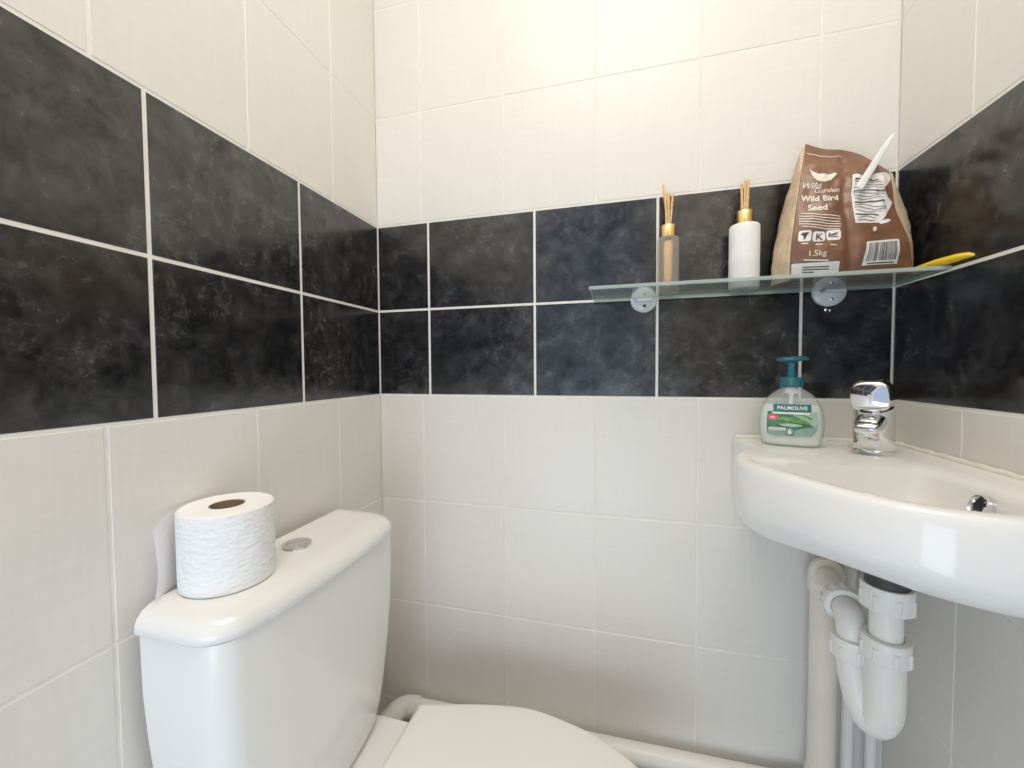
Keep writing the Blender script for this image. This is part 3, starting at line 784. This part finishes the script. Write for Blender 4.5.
for k, (x0, x1, y0, y1) in enumerate(((.050, .156, .246, .318), (.168, .275, .243, .310), (.286, .398, .246, .316))):
    ib = bag_print('icon_box', M['panel'], .0008, [rrect(x0, y0, x1, y1, .018)])
    if k == 0: bag_print('icon_bird', M['ink'], .0014, [[(x0+.018, y0+.046), (x0+.036, y0+.058), (x0+.06, y0+.058), (x0+.088, y0+.060), (x0+.07, y0+.044), (x0+.06, y0+.018), (x0+.046, y0+.010), (x0+.044, y0+.036)]])
    elif k == 1: bag_print('icon_letter', M['ink'], .0014, texts=[('K', .222, .253, .0098, dict(bold=.0003))])
    else: bag_print('icon_dish', M['ink'], .0014, [[(x0+.02, y0+.054), (x0+.038, y0+.042), (x0+.062, y0+.046), (x0+.092, y0+.054), (x0+.082, y0+.038), (x0+.056, y0+.032), (x0+.034, y0+.034), (x0+.022, y0+.028), (x0+.09, y0+.026), (x0+.09, y0+.020), (x0+.014, y0+.022)]])
    bag_print('small_text_line', M['print'], .0007, [[(x0+.03, .236-.008*k), (x0+.085, .234-.008*k), (x0+.085, .227-.008*k), (x0+.03, .229-.008*k)]])
bag_print('bottom_sticker', M['panel'], .0008, [rrect(.012, .020, .396, .106, .010)])
for k in range(3): bag_print('sticker_text_line', M['ink'], .0012, [[(.10, .084-.016*k), (.315-.12*(k == 2), .080-.016*k), (.315-.12*(k == 2), .073-.016*k), (.10, .077-.016*k)]])
pan = [(.516, .699), (.520, .742), (.543, .752), (.62, .750), (.692, .765), (.77, .815), (.843, .860), (.92, .905), (.985, .93), (.985, .85), (.93, .77), (.876, .706), (.907, .639), (.964, .596), (.92, .54), (.86, .48), (.80, .42), (.746, .378), (.638, .365), (.526, .361), (.526, .465), (.517, .583)]
bag_print('white_text_panel', M['panel'], .0009, [pan], step=.03)
random.seed(11)
for k in range(15):
    y = .715-.0235*k; x0 = .535+.01*random.random(); x1 = (.80, .83, .86, .88, .89, .88, .86, .84, .85, .87, .85, .80, .76, .72, .70)[k]; sl = .16 if k < 9 else .08
    th = .0045 if k % 4 else .010
    a = [(x0+(x1-x0)*t, y+sl*(t*(x1-x0)/.35)**2*.5+.005*math.sin(7*t+k*1.3)) for t in [i/12 for i in range(13)]]
    bag_print('panel_text_line', M['ink'], .0015, [a + [(x, yy-th) for x, yy in reversed(a)]], step=.03)
bag_print('small_white_oval', M['panel'], .0009, [ellipse(.807, .398, .07, .013, rot=.35)])
bag_print('small_drop_mark', M['print'], .0009, [ellipse(.69, .327, .020, .015, rot=.8)])
bq = [(.580, .070), (.614, .232), (.892, .264), (.865, .080)]
bcp = bag_print('barcode_panel', M['panel'], .0009, [bq])
def bl(s, t):
    a, d, c_, b = [Vector((p[0], p[1], 0)) for p in bq]
    p = a.lerp(b, s).lerp(d.lerp(c_, s), t); return (p.x, p.y)
bars = []; q = .08; random.seed(5)
while q < .92:
    w = random.choice((.010, .016, .026, .034)); bars.append([bl(q, .17), bl(q+w, .17), bl(q+w, .92), bl(q, .92)]); q += w + random.choice((.012, .016, .024))
bars.append([bl(.12, .05), bl(.88, .05), bl(.88, .10), bl(.12, .10)])
bag_print('barcode', M['ink'], .0015, bars, step=.025)
bag_print('seam_line', M['print'], .0008, [[(.027, .922), (.2, .924), (.42, .919), (.42, .914), (.2, .919), (.027, .917)]])

# white plastic stick across the bag
bm = bmesh.new()
a = Vector((.9223, -.1210, .3349)); b = Vector((1.0000, -.052, .4430)); ax = (b-a).normalized()
side = ax.cross(Vector((0, -1, 0))).normalized(); thk = side.cross(ax).normalized(); rings = []
for t, w, h in ((0, .0042, .0012), (.012, .0052, .0018), (.10, .0053, .0022), (.45, .0050, .0022), (.75, .0042, .002), (.93, .0028, .0018), (1, .0012, .001)):
    p = a.lerp(b, t)
    rings.append([p + side*(w*math.copysign(abs(math.cos(q))**.5, math.cos(q))) + thk*(h*math.copysign(abs(math.sin(q))**.6, math.sin(q))) for q in [2*PI*i/20 for i in range(20)]])
loft(bm, rings)
tag(obj('plastic_stick', bm, M['stick']), 'white flat plastic stick lying across the open top corner of the brown bag', 'stick')
# yellow handle
bm = bmesh.new(); rings = []
a = Vector((1.0095, -.066, ST2)); b = Vector((1.0175, -.196, ST2)); ax = (b-a).normalized(); side = ax.cross(UP)
for t, w, h in ((0, .0015, .002), (.03, .0042, .005), (.10, .0062, .008), (.3, .0080, .0105), (.55, .0084, .0115), (.8, .0066, .010), (.93, .0042, .0075), (.99, .0018, .004), (1, .0006, .002)):
    p = a.lerp(b, t)
    rings.append([p + side*(w*math.cos(q)) + UP*(h*(.5+.5*math.sin(q))+ .001*t) for q in [2*PI*i/24 for i in range(24)]])
loft(bm, rings)
tag(obj('yellow_handle', bm, M['yellow']), 'tapered yellow plastic handle lying at the right end of the glass shelf', 'handle')

# ---------------------------------------------------------------- plumbing under the basin
TI = Vector((.917, -.225, 0)); TO = Vector((.8905, -.197, 0)); WP = Vector((.9185, -.045, 0))
ZB = -.405        # centre of the bottom bend
trap = thing('basin_trap', 'white plastic waste trap with ribbed nuts hanging under the basin', 'trap', (TI.x, TI.y, ZB-.03))
bm = bmesh.new(); add_tube(bm, [TI+UP*-.190, TI+UP*-.335], .0180, 36); obj('inlet_tube', bm, M['pipe'], trap)
bm = bmesh.new(); add_lathe(bm, TI+UP*-.1905, -UP, [(.024, 0), (.024, .044)], 40); obj('washer', bm, M['rubber'], trap)
def nut(c, d, r, h, parent, lob=16):
    bm = bmesh.new(); q = frame(d); c = Vector(c); rings = []; n = 96
    for rr, hh, k in ((.70, 0, 0), (.97, 0, 0), (1, .06, 0), (1, .30, 0), (1.0, .34, 1), (1.0, .92, 1), (.97, 1, .4), (.70, 1, 0)):
        rings.append([c + q @ Vector(((r*rr+.0019*k*(1 if (i*lob/n) % 1 < .22 else 0))*math.cos(2*PI*i/n), (r*rr+.0019*k*(1 if (i*lob/n) % 1 < .22 else 0))*math.sin(2*PI*i/n), h*hh)) for i in range(n)])
    loft(bm, rings, False, False)
    return obj('ribbed_nut', bm, M['pipe'], parent)
nut(TI+UP*-.232, -UP, .0285, .032, trap, 8)
nut(TI+UP*-.304, -UP, .0268, .030, trap, 8)
bm = bmesh.new()
def mixp(t, z): p = TI.lerp(TO, t); return Vector((p.x, p.y, z))
arc = catmull([mixp(0, -.325), mixp(0, -.36), mixp(0, -.392), mixp(.05, -.412), mixp(.22, -.428), mixp(.48, -.427), mixp(.74, -.408), mixp(.93, -.378), mixp(1.0, -.350), mixp(1.0, -.338)], 6)
rads = [.0225 if i < 18 else max(.0182, .0225-.0043*(i-18)/20) for i in range(len(arc))]
add_tube(bm, arc, rads, 36); obj('bend', bm, M['pipe'], trap)
nut(TO+UP*-.326, -UP, .0238, .030, trap, 8)
bm = bmesh.new()
ZE = -.300; E1 = TO+UP*ZE; wdir = (WP-TO).normalized(); E2 = E1+wdir*.058
elb = [TO+UP*-.345, TO+UP*-.33]+bend(TO+UP*-.345, E1, E2, .024, 12)+[E1+wdir*.034]
add_tube(bm, elb, .0176, 32); obj('outlet_elbow', bm, M['pipe'], trap)
nut(E1+wdir*.028, wdir, .0262, .024, trap, 14)
bm = bmesh.new(); 
wend = WP - wdir*.021 + UP*ZE
add_tube(bm, [E1+wdir*.034, wend], .0158, 28); obj('outlet_tube', bm, M['pipe_old'], trap)

waste = thing('waste_pipe', 'cream plastic waste pipe running down the corner and along the back wall behind the toilet', 'pipe', (WP.x, WP.y, -.72))
ZW0, ZW1 = -.722, -.741
bm = bmesh.new(); add_tube(bm, [WP+UP*-.325, WP+UP*-.672], .0208, 36); obj('vertical_pipe', bm, M['pipe_old'], waste)
bm = bmesh.new()
top = WP+UP*ZE
add_tube(bm, [WP+UP*-.338]+bend(WP+UP*-.338, top+UP*.002, top-wdir*.05+UP*.002, .019, 10)+[top-wdir*.020+UP*.002], .0248, 36); obj('top_elbow', bm, M['pipe_old'], waste)
bm = bmesh.new()
q0 = Vector((.86, WP.y+.012, ZW0)); 
add_tube(bm, [WP+UP*-.667]+bend(WP+UP*-.667, Vector((WP.x, WP.y, ZW0+.002)), q0, .03, 10)+[q0], .0238, 36); obj('bottom_elbow', bm, M['pipe'], waste)
bm = bmesh.new()
q1 = Vector((.105, -.031, ZW1+.002))
add_tube(bm, [q0, q1], .0205, 36); obj('horizontal_pipe', bm, M['pipe'], waste)
bm = bmesh.new()
q2 = Vector((.050, -.062, ZW1)); q3 = Vector((.042, -.17, ZW1-.002)); 
add_tube(bm, [q1+Vector((.006, 0, 0))]+bend(q1, Vector((.066, -.031, ZW1)), q3, .03, 12)+[q3], .0235, 36)
obj('end_bend', bm, M['pipe'], waste)
for p_, d_ in ((Vector((.094, -.031, ZW1+.001)), Vector((1, 0, 0))), (Vector((.0535, -.088, ZW1-.001)), Vector((.15, 1, 0)))):
    bm = bmesh.new(); add_lathe(bm, p_, d_, [(.0236, 0), (.0246, .0005), (.0246, .0035), (.0236, .004)], 36, cap=False); obj('joint_ring', bm, M['pipe'], waste)
s1 = None
for x, r, lbl in ((.9655, .0092, 'left one of two thin white supply pipes rising behind the basin trap'), (1.0015, .0088, 'thin white supply pipe nearest the right wall, behind the basin trap')):
    bm = bmesh.new(); add_tube(bm, [(x, -.028, FLOOR_Z+.001), (x, -.028, -.24), ]+bend((x, -.028, -.24), (x, -.028, -.205), (x-.01, -.09, -.205), .018, 6), r, 20)
    tag(obj('supply_pipe', bm, M['pipe']), lbl, 'pipe', 'thin supply pipes under the basin')

# ---------------------------------------------------------------- light
def area(name, loc, size, power, col, target, size_y=None, shape=None):
    l = bpy.data.lights.new(name, 'AREA'); l.energy = power; l.color = col; l.size = size
    if shape: l.shape = shape
    elif size_y: l.shape = 'RECTANGLE'; l.size_y = size_y
    o = bpy.data.objects.new(name, l); C.objects.link(o); o.location = (loc[0], loc[1], loc[2]+ZO)
    d = Vector(target)-Vector(loc); o.rotation_euler = d.to_track_quat('-Z', 'Y').to_euler(); return o
area('ceiling_lamp', (.54, -.90, 1.395), .72, 15, (1.0, .91, .79), (.54, -.90, 0), .75)
area('low_daylight_fill', (.44, -1.62, -.58), .85, 8.6, (.74, .87, 1.0), (.55, 0, -.30), .72)  # daylight fill added low outside the doorway, kept out of dark tile reflections
w = bpy.data.worlds.new('World'); bpy.context.scene.world = w; w.use_nodes = True
bg = w.node_tree.nodes['Background']; bg.inputs[0].default_value = (.58, .74, 1, 1); bg.inputs[1].default_value = .72

# parts that look different from the rest of their thing
PART_LABELS = {'flush_button': 'round chrome push button', 'core': 'brown cardboard core', 'overflow_ring': 'chrome overflow ring', 'collar': 'shiny gold collar', 'loose_sheet': 'loose end sheet hanging down',
    'pump': 'teal pump top', 'label': 'green label with aloe leaf', 'amber_core': 'amber centre seen through the frosted glass', 'drain': 'chrome drain', 'washer': 'dark rubber washer', 'shelf_bracket': 'round clear plastic wall bracket', 'barcode_panel': 'white barcode panel', 'white_text_panel': 'crumpled white panel of printed text'}
for o in C.objects:
    k = o.name.split('.')[0]
    if o.parent is not None and k in PART_LABELS: o['label'] = PART_LABELS[k]

# ---------------------------------------------------------------- camera
cam = bpy.data.cameras.new('Camera'); cam.sensor_fit = 'HORIZONTAL'; cam.sensor_width = 36
cam.lens = 410.6043/1024*36; cam.clip_start = .01
co = bpy.data.objects.new('Camera', cam); C.objects.link(co)
co.rotation_mode = 'XYZ'; co.location = (.5749, -.8815, .0602+ZO); co.rotation_euler = (PI/2-.036, .0067, .2669)
sc = bpy.context.scene; sc.camera = co
sc.view_settings.view_transform = 'Standard'; sc.view_settings.look = 'None'; sc.view_settings.exposure = 0; sc.view_settings.gamma = 1.15
sc.cycles.max_bounces = 10; sc.cycles.transparent_max_bounces = 24; sc.cycles.caustics_reflective = False; sc.cycles.caustics_refractive = False
